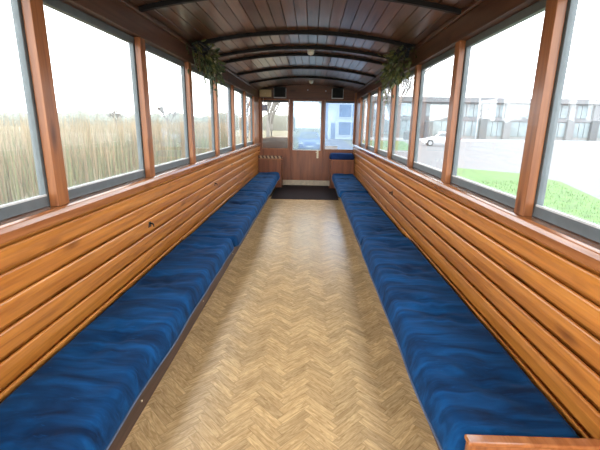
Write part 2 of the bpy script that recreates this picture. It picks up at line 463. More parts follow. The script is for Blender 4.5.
# windows: grey frame with a pane
wn = [0]
def side_window(sd, ya, yb, label):
    wn[0] += 1
    xa, xb = W + .048, W + .085
    z0, z1 = SILL + .005, HEAD - .001
    m = MB(); fw = .055
    m.box(sd * xa, sd * xb, ya, ya + fw, z0, z1); m.box(sd * xa, sd * xb, yb - fw, yb, z0, z1)
    m.box(sd * xa, sd * xb, ya + fw, yb - fw, z0, z0 + .06); m.box(sd * xa, sd * xb, ya + fw, yb - fw, z1 - .05, z1)
    o = m.build('window_%d' % wn[0], M['alu'], origin=(sd * xa, (ya + yb) / 2, z0), bevel=.003)
    st(o, label, 'window')
    p = MB(); xm = (xa + xb) / 2
    p.box(sd * (xm - .002), sd * (xm + .002), ya + fw - .004, yb - fw + .004, z0 + .055, z1 - .045)
    p.build('pane', M['glass'], o, origin=(sd * xm, (ya + yb) / 2, z0))
    g = MB()
    g.box(sd * (xa - .004), sd * (xa + .004), ya + fw, yb - fw, z0 + .056, z0 + .066)  # highlight on top of the bottom rail, painted as a pale strip
    g.build('pale_pane_edge', M['rail_highlight'], o, origin=(sd * xa, (ya + yb) / 2, z0))
edges = POSTS + [END_POST + .05]
for sd, side in ((-1, 'left'), (1, 'right')):
    for i in range(len(edges) - 1):
        far = len(edges) - 1 - i
        lab = 'grey framed window in the %s wall, %s from the front corner' % (side, ['', 'first', 'second', 'third', 'fourth', 'fifth', 'sixth', 'seventh', 'eighth'][far])
        side_window(sd, edges[i] + .012, edges[i + 1] - .012, lab)
    side_window(sd, Y0 + .0, edges[0] - .012, 'grey framed window in the %s wall nearest the open rear end' % side)

# ------------------------------------------------------------------ ceiling and ribs
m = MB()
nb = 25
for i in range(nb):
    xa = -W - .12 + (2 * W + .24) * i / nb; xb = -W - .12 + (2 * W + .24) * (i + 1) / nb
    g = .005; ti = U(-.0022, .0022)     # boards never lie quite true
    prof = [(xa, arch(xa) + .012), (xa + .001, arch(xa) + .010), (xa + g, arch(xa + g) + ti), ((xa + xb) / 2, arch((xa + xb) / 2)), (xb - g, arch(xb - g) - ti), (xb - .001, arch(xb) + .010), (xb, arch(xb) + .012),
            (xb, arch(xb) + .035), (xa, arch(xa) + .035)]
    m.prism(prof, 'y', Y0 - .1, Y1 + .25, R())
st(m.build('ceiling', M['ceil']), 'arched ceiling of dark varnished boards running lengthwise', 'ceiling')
RIBS = [(.58, 'nearest the open rear end'), (1.925, 'overhead behind the photographed bay'), (3.27, 'nearest in the photo, cut by its top edge'), (4.62, 'between the two bunches of greenery'),
        (5.47, 'just before the nearer ceiling lamp'), (5.97, 'just behind the nearer ceiling lamp'), (7.29, 'second from the front wall'), (8.66, 'closest to the front wall')]
for y, w in RIBS:
    m = MB(); n = 24; pts = []
    for i in range(n + 1):
        x = -(W - .01) + 2 * (W - .01) * i / n; pts.append((x, arch(x) + .004))
    for i in range(n, -1, -1):
        x = -(W - .01) + 2 * (W - .01) * i / n
        k = 1 - .25 * (abs(x) / W) ** 6
        pts.append((x, arch(x) - .038 * k))
    m.prism(pts, 'y', y - .022, y + .022, .5)
    trim(m, M['rib'], 'black curved roof rib, %s' % w, 'roof rib', bevel=.004)

# ------------------------------------------------------------------ front end wall with door
zl, zb = 2.205, 0.944          # lintel and bottom of the panes
DX0, DX1 = -0.431, 0.424         # door opening
m = MB()
YA, YB = Y1, Y1 + .05
# board above the panes, up to the arch
n = 16; pts = [(-W - .1, zl), (W + .1, zl)] + [((W + .1) - 2 * (W + .1) * i / n, arch((W + .1) - 2 * (W + .1) * i / n) + .01) for i in range(n + 1)]
m.prism(pts, 'y', YA, YB, .5, 1)
for a, b in ((-W - .1, DX0), (DX1, W + .1)):
    m.box(a, b, YA, YB, -.06, zb, U(.3, .7))
m.box(-W - .1, -1.188, YA, YB, zb, zl, .6); m.box(1.247, W + .1, YA, YB, zb, zl, .6)
m.box(-0.47, DX0, YA, YB, zb, zl, .4); m.box(DX1, 0.446, YA, YB, zb, zl, .4)
m.box(DX0, DX1, YA, YB, -.06, KICK_Z, .3)
for a, b in ((DX0 - .01, DX0 + .03), (DX1 - .03, DX1 + .01)): m.box(a, b, YB - .012, YB + .012, KICK_Z - .03, zl, .3)
m.box(DX0, DX1, YB - .012, YB + .012, zl - .03, zl + .01, .3)
st(m.build('wall_front', [M['panel'], M['panelh']], bevel=.003), 'brown panelled wall at the front end of the wagon', 'wall')
def end_window(x0, x1, label, pm):
    wn[0] += 1
    m = MB(); fw = .024; ya, yb = Y1 - .012, Y1 + .03
    m.box(x0, x0 + fw, ya, yb, zb, zl); m.box(x1 - fw, x1, ya, yb, zb, zl)
    m.box(x0 + fw, x1 - fw, ya, yb, zb, zb + fw); m.box(x0 + fw, x1 - fw, ya, yb, zl - fw, zl)
    o = m.build('window_%d' % wn[0], M['post'], origin=((x0 + x1) / 2, Y1, zb), bevel=.003)
    st(o, label, 'window')
    p = MB(); p.box(x0 + fw - .004, x1 - fw + .004, Y1 + .006, Y1 + .010, zb + fw - .004, zl - fw + .004)
    p.build('pane', M[pm], o, origin=((x0 + x1) / 2, Y1, zb))
    r = MB(); r.box(x0 + fw, x1 - fw, Y1 - .016, Y1 + .004, zl - fw - .05, zl - fw)
    r.build('roller_bar', M['darkclad'], o, origin=((x0 + x1) / 2, Y1, zb), bevel=.004)
end_window(-1.188, -0.472, 'clouded pane left of the front door with brown locker behind', 'clear_plastic')
end_window(0.448, 1.247, 'clouded pane right of the front door with road behind', 'blue_plastic')
# door leaf
m = MB(); ya, yb = Y1 - .006, Y1 + .03
a, b = DX0 + .006, DX1 - .006
m.box(a, b, ya, yb, KICK_Z + .002, zb - .012, .55)
m.box(a, a + .055, ya, yb, zb - .012, zl - .004, .45); m.box(b - .055, b, ya, yb, zb - .012, zl - .004, .45)
m.box(a + .055, b - .055, ya, yb, zl - .03, zl - .004, .4)
door = st(m.build('door_1', M['panel'], origin=(0, Y1, KICK_Z), bevel=.003), 'brown front door with tall clouded pane and pale handle', 'door')
p = MB(); p.box(a + .05, b - .05, Y1 + .008, Y1 + .012, zb - .016, zl - .026)
p.build('pane', M['plastic'], door, origin=(0, Y1, KICK_Z))
f = MB(); f.box(a + .055, b - .055, ya - .008, ya + .01, zb - .012, zb + .008); f.box(a + .055, a + .07, ya - .008, ya + .01, zb + .008, zl - .03); f.box(b - .07, b - .055, ya - .008, ya + .01, zb + .008, zl - .03); f.box(a + .07, b - .07, ya - .008, ya + .01, zl - .045, zl - .03)
f.build('pale_pane_edge', M['card'], door, origin=(0, Y1, KICK_Z), bevel=.002)
h = MB(); h.box(.266, .316, ya - .006, ya, .73, .93)
hp = h.build('handle_plate', M['brass'], door, origin=(.285, ya, .85), bevel=.003); hp['label'] = 'pale handle plate on the brown door'
h = MB(); h.tube([(.286, ya - .004, .89), (.286, ya - .045, .89)], .009); h.tube([(.291, ya - .045, .89), (.24, ya - .045, .885)], .010)
h.build('handle_lever', M['brass'], hp, origin=(.285, ya, .85), smooth=True)

# dark mat in front of the door and the pale threshold board under it
m = MB()
m.prism([(-.745, MAT_Y), (.745, MAT_Y), (.745, BOX_Y - .05), (.60, BOX_Y - .05), (.60, Y1 - .02), (-.60, Y1 - .02), (-.60, BOX_Y - .05), (-.745, BOX_Y - .05)], 'z', .0005, .008, .5)
tag(m.build('entrance_mat', M['mat'], origin=(0, 9.25, 0), bevel=.003), 'dark brown mat on the floor in front of the front door', 'mat')
tn[0] = 60
m = MB(); m.box(-.63, .63, Y1 - .018, Y1 - .001, .0, KICK_Z, .5)
trim(m, M['tread'], 'pale threshold board below the front door', 'threshold')

# ------------------------------------------------------------------ benches
BZ = .255
BEND = 10.02
def bench(sd, side, ya, yb, label):
    root = empty('bench', (sd * 1.0, (ya + yb) / 2, 0), label, 'bench', 'long benches along the side walls')
    O = (sd * 1.0, (ya + yb) / 2, 0)
    m = MB(); m.box(sd * BENCH_X, sd * (BENCH_X + .02), ya, yb, .001, BZ - .021, .5)
    fs = m.build('fascia', M['fascia'], root, origin=O, bevel=.003)
    if sd < 0:
        for y in (1.83, 3.1, 4.4, 5.7, 7.0):
            for z in (.07, .165):
                c = MB(); c.lathe([(.006, .0), (.006, .003), (.003, .0045)], (sd * BENCH_X, y, z), 'x', 8)
                c.build('screw', M['brass'], fs, origin=O)
    m = MB(); m.box(sd * .715, sd * (W - .024), ya, yb, BZ - .02, BZ, .6)
    m.build('seat_board', M['ply'], root, origin=O, bevel=.003)
    for k in range(3):
        y = ya + .4 + k * (yb - ya - 1.) / 2
        b = MB(); b.box(sd * (BENCH_X + .022), sd * (W - .03), y, y + .03, .001, BZ - .021, .3)
        b.build('support', M['fascia'], root, origin=O)
    return root
bench(-1, 'left', .55, BEND, 'long left bench with dark brown fascia under the blue cushions')
bench(1, 'right', 1.25, BEND, 'long right bench mostly hidden under the blue cushions')

from mathutils import noise
def cushion(name, label, x_in, x_out, y0, y1, z0, z1, seed, group='blue bench cushions', mat='velvet', puff=1., res=.03):
    """stuffed cushion; x_in is the aisle edge and x_out the wall edge"""
    sd = 1 if x_out > 0 else -1
    O = Vector(((x_in + x_out) / 2, (y0 + y1) / 2, z0))
    wx = abs(x_out - x_in) / 2; wy = (y1 - y0) / 2; hz = z1 - z0
    nx = 26; ny = max(10, int((y1 - y0) / res))
    vs = []; fs = []
    tuft = [(-.02 * wx, (k + .5) / max(1, round((y1 - y0) / .78)) * 2 - 1) for k in range(max(1, round((y1 - y0) / .78)))] if y1 - y0 > .6 else []
    def top(u, v):      # u,v in -1..1, u = -1 at the aisle
        x = u * wx; y = v * wy
        ex = wx - abs(x); ey = wy - abs(y)
        r = .055
        def edge(e): 
            t = max(0., min(1., e / r)); return math.sqrt(max(0, 1 - (1 - t) ** 2))
        z = hz * (.42 + .58 * min(edge(ex), edge(ey)))
        q = Vector((x * 2.2 + seed * 9, (y + seed * 3) * 5.2 + x * 1.1, seed))
        fade = min(1, ex / .09) * min(1, ey / .06)
        f1 = noise.fractal(q, 1.0, 2.0, 2)
        z += puff * (.019 * (.35 - abs(f1)) + .006 * f1) * fade      # soft pillowy folds with sharp creases between
        q2 = Vector((x * 3. + seed * 4, (y - seed) * 2.2, seed * 2.))
        z += puff * .016 * noise.noise(q2) * fade
        for tx, ty in tuft:
            d = math.hypot((x - tx) / 1.2, y - ty * wy)
            z -= .020 * math.exp(-(d / .045) ** 2) + .012 * math.exp(-(d / .13) ** 2)
            ang = math.atan2(y - ty * wy, x - tx)
            z += .006 * math.exp(-((d - .12) / .09) ** 2) * math.sin(ang * 7 + seed)
        return z
    def coords(u, v):
        # bulging sides, rounded corners in plan
        x = u * wx; y = v * wy
        rc = .07
        cx = wx - rc; cy = wy - rc
        if abs(x) > cx and abs(y) > cy:
            dx, dy = abs(x) - cx, abs(y) - cy; m_ = max(dx, dy); l = math.hypot(dx, dy)
            if l > 0: dx, dy = dx * m_ / l, dy * m_ / l
            x = math.copysign(cx + dx, x); y = math.copysign(cy + dy, y)
        return x, y
    def warp(x, y):
        k = max(0, -x / wx)
        return x + k ** 4 * .014 * noise.noise(Vector((seed * 5, (y + seed) * 2.1, 0))), y
    grid = {}
    us = []
    for i in range(nx + 1):
        t = i / nx * 2 - 1; us.append(math.copysign(abs(t) ** .8, t))
    vsn = []
    for j in range(ny + 1):
        t = j / ny * 2 - 1
        vsn.append(t)
    # denser rows at the ends
    ends = [1 - .012 / wy, 1 - .03 / wy, 1 - .05 / wy]
    vsn = sorted(set([v for v in vsn if abs(v) < 1 - .06 / wy or abs(v) == 1] + ends + [-e for e in ends]))
    for j, v in enumerate(vsn):
        for i, u in enumerate(us):
            x, y = coords(u, v); z = top(u, v); x, y = warp(x, y)
            grid[i, j] = len(vs); vs.append((O.x + sd * x, O.y + y, O.z + z))
    J = len(vsn) - 1
    for j in range(J):
        for i in range(nx): fs.append((grid[i, j], grid[i + 1, j], grid[i + 1, j + 1], grid[i, j + 1]))
    rim = [(i, 0) for i in range(nx)] + [(nx, j) for j in range(J)] + [(i, J) for i in range(nx, 0, -1)] + [(0, j) for j in range(J, 0, -1)]
    prev = [grid[r] for r in rim]
    for f_, inset in ((.26, -.006), (.10, -.001), (0., .02)):
        cur = []
        for r in rim:
            x, y, z = vs[grid[r]]; dx, dy = x - O.x, y - O.y
            kx = (abs(dx) - inset) / abs(dx) if abs(dx) > wx * .5 else 1
            ky = (abs(dy) - inset) / abs(dy) if abs(dy) > wy - .05 else 1
            if inset < 0: ky = 1
            if inset < 0 and dx * sd > 0: kx = 1
            cur.append(len(vs)); vs.append((O.x + dx * kx, O.y + dy * ky, O.z + hz * f_))
        n = len(rim)
        for a in range(n): fs.append((prev[a], prev[(a + 1) % n], cur[(a + 1) % n], cur[a]))
        prev = cur
    fs.append(tuple(prev))
    m = MB(); m.add(vs, fs, .5)
    o = m.build(name, M[mat], origin=O, smooth=True)
    if mat == 'velvet':
        p = MB(); pts = []
        path = [vs[grid[0, j]] for j in range(0, J + 1, 2)]
        path = [(q[0] - sd * .004, q[1], O.z + hz * .10) for q in path]
        p.tube(path, .006, 6)
        p.build('piping', M['piping'], o, origin=O, smooth=True)
    return tag(o, label, 'cushion', group)
M['piping'] = plain('blue_grey_piping', (.10, .13, .20), .7)
xi, xo = .695, W - .026
cushion('bench_cushion', 'blue velvet cushion at the near end of the left bench', -xi, -xo, .72, 4.03, BZ, .392, 1)
cushion('bench_cushion', 'blue velvet cushion in the middle of the left bench', -xi + .035, -xo, 4.045, 7.05, BZ, .385, 2)
cushion('bench_cushion', 'blue velvet cushion at the far end of the left bench by the bare corner box', -xi + .03, -xo, 7.065, 10.01, BZ, .392, 3)
cushion('bench_cushion', 'blue velvet cushion at the near end of the right bench, thicker than the next', xi - .012, xo, 1.256, 4.14, BZ, .412, 4)
cushion('bench_cushion', 'blue velvet cushion in the middle of the right bench', xi - .0, xo, 4.155, 7.22, BZ, .372, 5)
cushion('bench_cushion', 'blue velvet cushion at the far end of the right bench by the padded corner box', xi - .03, xo, 7.235, 10.01, BZ, .392, 6)

# wooden end board that closes the near end of the right bench
root = empty('bench_end_board', (1.0, 1.22, 0), 'reddish wooden end board at the near end of the right bench', 'end board')
m = MB(); m.box(.722, W - .024, 1.205, 1.235, .001, .435, .5); m.build('board', M['post'], root, origin=(1.0, 1.22, 0), bevel=.004)
m = MB(); m.box(.716, W - .024, 1.198, 1.242, .436, .455, .6); m.build('cap_rail', M['sill'], root, origin=(1.0, 1.22, 0), bevel=.006)

# corner boxes at the front
def corner_box(sd, label):
    xa, xb = .645, W - .026
    O = (sd * .95, 10.2, 0)
    root = empty('corner_box', O, label, 'seat box', 'seat boxes in the front corners')
    m = MB(); m.box(sd * xa, sd * xb, BEND + .003, Y1 - .019, .001, .710, .5); m.build('box_body', M['panel'], root, origin=O, bevel=.004)
    l = MB(); l.box(sd * (xa - .03), sd * (xb), BEND - .022, Y1 - .019, .711, .737, .6); l.build('lid', M['post'], root, origin=O, bevel=.004)
    return root, O
r_, O = corner_box(-1, 'brown box in the left front corner with light notched edging')
# notched edging strip on the left box
m = MB()
for k in range(6):
    x = -(.64 + .095 * k)
    m.prism([(x, .741), (x - .048, .741), (x - .072, .806), (x - .028, .806)], 'y', BEND - .02, BEND - .006, .8)
e_ = m.build('edging_blocks', M['ply'], r_, origin=O, bevel=.003); e_['label'] = 'pale slanted blocks along the box edge'
m = MB(); m.box(-(W - .026), -.615, BEND - .006, BEND + .006, .738, .812, .3); m.build('edging_back', M['header'], r_, origin=O, bevel=.002)
corner_box(1, 'brown box in the right front corner topped with a blue cushion')
cushion('seat_cushion', 'small dark blue cushion on the right front corner box', 0.60, W - .03, BEND - .04, Y1 - .02, .738, .885, 7, group=None, mat='velvet2', puff=.3)

# ------------------------------------------------------------------ boxes on the front wall
def speaker(x0, x1, z0, z1, label):
    yf = Y1 - .19
    O = ((x0 + x1) / 2, Y1 - .1, z0)
    root = empty('loudspeaker', O, label, 'loudspeaker', 'black loudspeakers above the front panes')
    m = MB(); m.box(x0, x1, yf, Y1 - .012, z0, z1, .5); m.build('cabinet', M['black'], root, origin=O, bevel=.008)
    g = MB(); g.box(x0 + .015, x1 - .015, yf - .010, yf - .001, z0 + .015, z1 - .015, .5); g.build('grille', M['grille'], root, origin=O, bevel=.005)
    b = MB()
    b.box(x0 - .012, x1 + .012, yf + .0, Y1 - .012, z0 - .012, z0 - .001, .5)
    b.box(x1 + .002, x1 + .010, yf + .03, Y1 - .012, z0 - .001, z1 - .03, .5); b.box(x0 - .010, x0 - .002, yf + .03, Y1 - .012, z0 - .001, z1 - .03, .5)
    b.build('bracket', M['metal'], root, origin=O, bevel=.001)
speaker(-.842, -.554, 2.245, 2.49, 'black loudspeaker in a metal bracket, left above the front panes')
speaker(.619, .887, 2.245, 2.485, 'black loudspeaker in a metal bracket, right above the front pane')
O = (-1.02, Y1 - .1, 2.22)
root = empty('cloth_speaker', O, 'small beige fronted box speaker in the left front corner beside the black loudspeaker', 'box speaker')
m = MB(); m.box(-1.215, -.895, Y1 - .20, Y1 - .012, 2.235, 2.43, .5); m.build('cabinet', M['lockerwood'], root, origin=O, bevel=.008)
m = MB(); m.box(-1.203, -.907, Y1 - .212, Y1 - .201, 2.247, 2.418, .5); m.build('cloth_front', M['cloth'], root, origin=O, bevel=.005)
m = MB(); m.lathe([(.012, 0), (.012, .012), (.008, .015)], (-1.055, Y1 - .227, 2.33), 'y', 12); m.build('badge', M['brass'], root, origin=O)

# ceiling lamps
def lamp(y, label):
    z = arch(.085) - .002
    O = (.085, y, z)
    root = empty('ceiling_lamp', O, label, 'ceiling lamp', 'small ceiling lamps')
    m = MB(); m.lathe([(.052, -.012), (.052, 0)], O, 'z', 20); m.build('base', M['white'], root, origin=O, bevel=.002)
    m = MB(); m.lathe([(.012, -.066), (.032, -.060), (.046, -.042), (.049, -.022), (.046, -.0125)], O, 'z', 20); m.build('shade', M['white'], root, origin=O, smooth=True)
lamp(5.72, 'small white ceiling lamp between the two closest-set ribs')
lamp(9.45, 'small white ceiling lamp beyond the last rib, near the front wall')
# small spotlights on the front wall board
for x, z, w in ((.0, 2.44, 'above the middle of the front door'), (.46, 2.42, 'left of the right loudspeaker')):
    m = MB(); m.lathe([(.008, 0), (.016, -.004), (.016, -.010), (.006, -.014)], (x, Y1 - .001, z), 'y', 12)
    tag(m.build('wall_stud', M['metal'], origin=(x, Y1, z), smooth=False), 'tiny metal stud on the dark board ' + w, 'stud')

# hanging blue tag and the white card in the end panes
m = MB(); m.box(-1.165, -1.03, Y1 - .030, Y1 - .024, 1.91, 2.06, .5)
t = m.build('hanging_tag', M['bluecard'], origin=(-1.1, Y1 - .027, 1.91), bevel=.002)
tag(t, 'small blue square tag hanging on a cord in the left clouded pane', 'tag')
c = MB(); c.tube([(-1.13, Y1 - .027, 2.059), (-1.132, Y1 - .027, 2.25)], .004, 6); c.build('cord', M['white'], t, origin=(-1.1, Y1 - .027, 1.91))
c = MB(); c.box(-1.125, -1.07, Y1 - .0315, Y1 - .0305, 1.965, 2.01); c.build('emblem', M['card'], t, origin=(-1.1, Y1 - .027, 1.91))
m = MB(); m.prism([(Y1 - .016, .970), (Y1 - .012, .970), (Y1 - .002, 1.055), (Y1 - .006, 1.055)], 'x', .478, .80, .5)
tag(m.build('paper_card', M['card'], origin=(.64, Y1 - .01, .970)), 'white paper card standing at the bottom of the right clouded pane', 'card')

# hooks on the slats
def hook(sd, y, z, label):
    x = sd * (W - .018)
    O = (x, y, z)
    m = MB(); m.box(x - .003, x + .003, y - .026, y + .026, z - .024, z + .024, .5)
    o = m.build('coat_hook', M['black'], origin=O, bevel=.002); tag(o, label, 'hook', 'small black hooks on the slats')
    h = MB(); h.tube([(x, y, z + .01), (x - sd * .03, y, z + .004), (x - sd * .036, y, z - .012), (x - sd * .034, y, z - .02)], .006, 8)
    h.build('prong', M['black'], o, origin=O, smooth=True)
hook(-1, 3.16, .735, 'small black hook on the left slats, nearest the camera')
hook(-1, 5.45, .745, 'small black hook further along the left slats')
hook(1, 5.27, .70, 'small black hook on the right slats')

# ------------------------------------------------------------------ hanging greenery
def leaf(m, p, d, L, w, roll, mi=0):
    d = d.normalized(); a = d.cross(Vector((0, 0, 1)))
    if a.length < .05: a = Vector((1, 0, 0))
    a.normalize(); b = a.cross(d)
    a, b = a * math.cos(roll) + b * math.sin(roll), b * math.cos(roll) - a * math.sin(roll)
    P = [p, p + d * L * .35 + a * w + b * .1 * L, p + d * L * .75 + a * w * .7 + b * .08 * L, p + d * L - b * .05 * L, p + d * L * .75 - a * w * .7 + b * .08 * L, p + d * L * .35 - a * w + b * .1 * L, p + d * L * .5 - b * .02 * L]
    m.add(P, [(0, 1, 6), (1, 2, 6), (2, 3, 6), (3, 4, 6), (4, 5, 6), (5, 0, 6)], R(), mi)
def greenery(sd, y0, y1, label, mats, seed, trails, nleaf=340):
    random.seed(seed)
    O = Vector((sd * (W - .09), (y0 + y1) / 2, 2.40))
    root = empty('hanging_greenery', O, label, 'greenery', 'bunches of hanging greenery')
    def centre(t):   # bunch droops along the wall: thick, low near its far end
        return Vector((sd * (W - .11 - .02 * math.sin(t * 3)), y0 + (y1 - y0) * t, 2.385 - .14 * t))
    m = MB(); s = MB()
    for k in range(26):
        t = R(); c = centre(t)
        e = c + Vector((-sd * U(.0, .12), U(-.16, .16), U(-.26, .06)))
        e.x = max(-W + .05, min(W - .05, e.x))
        e.z = min(e.z, arch(e.x) - .03)
        s.tube([c, (c + e) / 2 + Vector((0, 0, .03)), e], .004, 5)
    s.build('stems', M['stem'], root, origin=O)
    for k in range(nleaf):
        t = min(1, max(0, random.gauss(.55, .28))); c = centre(t)
        rad = Vector((random.gauss(0, .055), random.gauss(0, .11), random.gauss(-.035, .085)))
        p = c + rad
        lim = W - .05
        if abs(p.x) > lim: p.x = math.copysign(2 * lim - abs(p.x), p.x)
        p.z = min(p.z, arch(p.x) - .06)
        d = rad + Vector((-sd * .05, U(-.05, .05), U(-.12, .02)))
        if (p + d.normalized() * .08).x * sd > lim: d.x = -abs(d.x) * sd
        leaf(m, p, d, U(.045, .095), U(.010, .022), U(-2, 2), 0 if R() < .68 else 1)
    m.build('leaves', mats, root, origin=O, fixn=False)
    for k in range(6):
        t = U(.45, .95); c = centre(t) + Vector((-sd * U(.03, .10), U(-.12, .12), U(-.14, .0)))
        f = MB(); P = [c + Vector((sd * .006, 0, 0))]; F = []
        for q in range(7):     # petals joined at the heart
            a0, a1, a2 = [(q + d) * 2 * math.pi / 7 for d in (-.42, 0, .42)]
            rr = .036
            i = len(P)
            P += [c + Vector((-sd * .012, math.cos(a0) * rr * .8, math.sin(a0) * rr * .8)), c + Vector((-sd * .022, math.cos(a1) * rr, math.sin(a1) * rr)), c + Vector((-sd * .012, math.cos(a2) * rr * .8, math.sin(a2) * rr * .8))]
            F += [(0, i, i + 1), (0, i + 1, i + 2)]
        f.add(P, F, R()); f.build('flower', M['flower'], root, origin=O, fixn=False)
    for (ty, L, dx) in trails:
        tr = MB()
        p = Vector((sd * (W - .10 - dx), ty, 2.28)); path = [p]
        for q in range(7): path.append(path[-1] + Vector((U(-.012, .012), U(-.014, .014), -L / 7)))
        tr.tube(path, .003, 5)
        for q in range(30):
            pp = path[int(U(0, 6.99))]; leaf(tr, pp + Vector((0, 0, -U(0, L / 7))), Vector((U(-1, 1), U(-1, 1), U(-1.2, .2))), U(.02, .045), .008, U(-2, 2))
        tr.build('trailing_stem', mats[0], root, origin=O, fixn=False)
    # dark ribbon loops that tie the bunch to the rib
    r = MB()
    for q in range(5):
        a = Vector((sd * (W - .07), y0 + .03 + q * .035, 2.385 - .02 * (q % 2)))
        r.tube([a, a + Vector((-sd * .07, .02, .03)), a + Vector((-sd * .13, .05, -.005)), a + Vector((-sd * .09, .07, -.055)), a + Vector((0, .05, -.03))], .016, 6)
    r.build('ribbon', M['darkcloth'], root, origin=O, smooth=True)
greenery(-1, 4.46, 5.20, 'dusty green greenery hanging at the left end of the roof rib', [M['leaf'], M['leaf2']], 11, [(5.05, .36, .02), (5.22, .26, .0), (5.35, .34, .02), (5.5, .22, .0)])
greenery(1, 4.62, 5.45, 'olive green greenery hanging at the right end of the roof rib', [M['leaf2'], M['leaf']], 12, [(4.5, .20, .0), (5.1, .22, .02), (5.7, .40, .02), (5.95, .34, .0)])
random.seed(23)

# ------------------------------------------------------------------ outdoors
G = -.40
def plane(name, pts, z, mat, label, cat, n=1):
    m = MB(); m.prism(pts, 'z', z - .05, z, .5)
    return st(m.build(name, mat), label, cat)
plane('ground', [(-260, -60), (260, -60), (260, 320), (-260, 320)], G - .02, M['field'], 'rough beige and green field around the wagon', 'ground')
plane('road', [(1.9, -30), (1.9, 13.9), (3.7, 14), (5.4, 33.9), (9.2, 34), (13.0, 60), (90, 60), (90, -30)], G + .035, M['asphalt'], 'wide grey road on the right side of the wagon', 'road')
plane('road', [(-1.6, 14), (3.6, 14), (4.6, 60), (-.6, 60)], G + .03, M['asphalt'], 'grey lane running straight ahead of the front door', 'road')
plane('pavement', [(9.0, 60), (90, 60), (90, 74), (9.0, 74)], G + .06, M['cladding'], 'pale pavement in front of the grey building', 'pavement')

def clump(name, n, region, h0, h1, mat, label, cat, lean=.25, w=.018, thresh=None):
    m = MB()
    for k in range(n):
        x, y = region()
        h = U(h0, h1); a = U(0, 6.28); l = lean * U(.2, 1)
        dx, dy = math.cos(a) * w, math.sin(a) * w
        tx, ty = math.cos(a + 1.3) * l * h * .5, math.sin(a + 1.3) * l * h * .5
        m.add([(x - dx, y - dy, G - .03), (x + dx, y + dy, G - .03), (x + tx * .4 + dx * .7, y + ty * .4 + dy * .7, G + h * .6), (x + tx * .4 - dx * .7, y + ty * .4 - dy * .7, G + h * .6), (x + tx, y + ty, G + h)],
              [(0, 1, 2, 3), (3, 2, 4)], R())
    return tag(m.build(name, mat, fixn=False), label, cat, kind='stuff')
def lreg(x0, x1, y0, y1):
    return lambda: (U(x0, x1), U(y0, y1))
def wedge(d0, d1):      # reed belt left of the wagon between two distances from the wall
    def f():
        d = d0 + (d1 - d0) * R() ** 1.2
        return (-1.5 - d, U(1.0, 12 + d * 4.2))
    return f
def reed_bed():
    m = MB()
    for n_, region, h0, h1, mi in ((9500, wedge(5.5, 24), 1.6, 2.45, 0), (4500, wedge(5.0, 22), 1.0, 1.9, 1)):
        for k in range(n_):
            x, y = region(); h = U(h0, h1); a = U(0, 6.28); l = .3 * U(.2, 1); w = .022
            dx, dy = math.cos(a) * w, math.sin(a) * w
            tx, ty = math.cos(a + 1.3) * l * h * .5, math.sin(a + 1.3) * l * h * .5
            m.add([(x - dx, y - dy, G - .03), (x + dx, y + dy, G - .03), (x + tx * .4 + dx * .7, y + ty * .4 + dy * .7, G + h * .6), (x + tx * .4 - dx * .7, y + ty * .4 - dy * .7, G + h * .6), (x + tx, y + ty, G + h)],
                  [(0, 1, 2, 3), (3, 2, 4)], R(), mi)
    tag(m.build('reeds', [M['reed'], M['reedg']], fixn=False), 'tall dry beige reeds, greener low down, standing left of the wagon', 'reeds', kind='stuff')
reed_bed()
clump('grass', 3500, wedge(2.2, 4.3), .25, .6, M['reedg'], 'rough green grass between wagon and reeds', 'grass', .6, .012)
def verge():
    y = U(3, 17); return (U(2.6 + .12 * y, 4.0 + .17 * y), y)
plane('verge', [(2.6, 2.0), (5.4, 2.0), (9.6, 15.0), (9.4, 17.6), (7.2, 19.7), (6.0, 17.0)], G + .055, M['grass'], 'green grass verge beside the road', 'verge')
clump('grass', 5200, lambda: (lambda y: (U(2.7 + .225 * (y - 2), 5.3 + .31 * (y - 2)), y))(U(2.2, 15.0)), .06, .14, M['grass'], 'short green grass on the right verge', 'grass', .6, .008)
plane('verge', [(5.5, 34), (9.2, 34), (13.0, 56), (5.8, 56)], G + .05, M['grass'], 'green lawn strip beyond the road bend', 'verge')
clump('grass', 3000, lambda: (lambda y: (U(5.6, 9.2 + (y - 34) * .16), y))(U(34.3, 55.5)), .06, .16, M['grass'], 'short grass on the far lawn strip', 'grass', .6, .02)

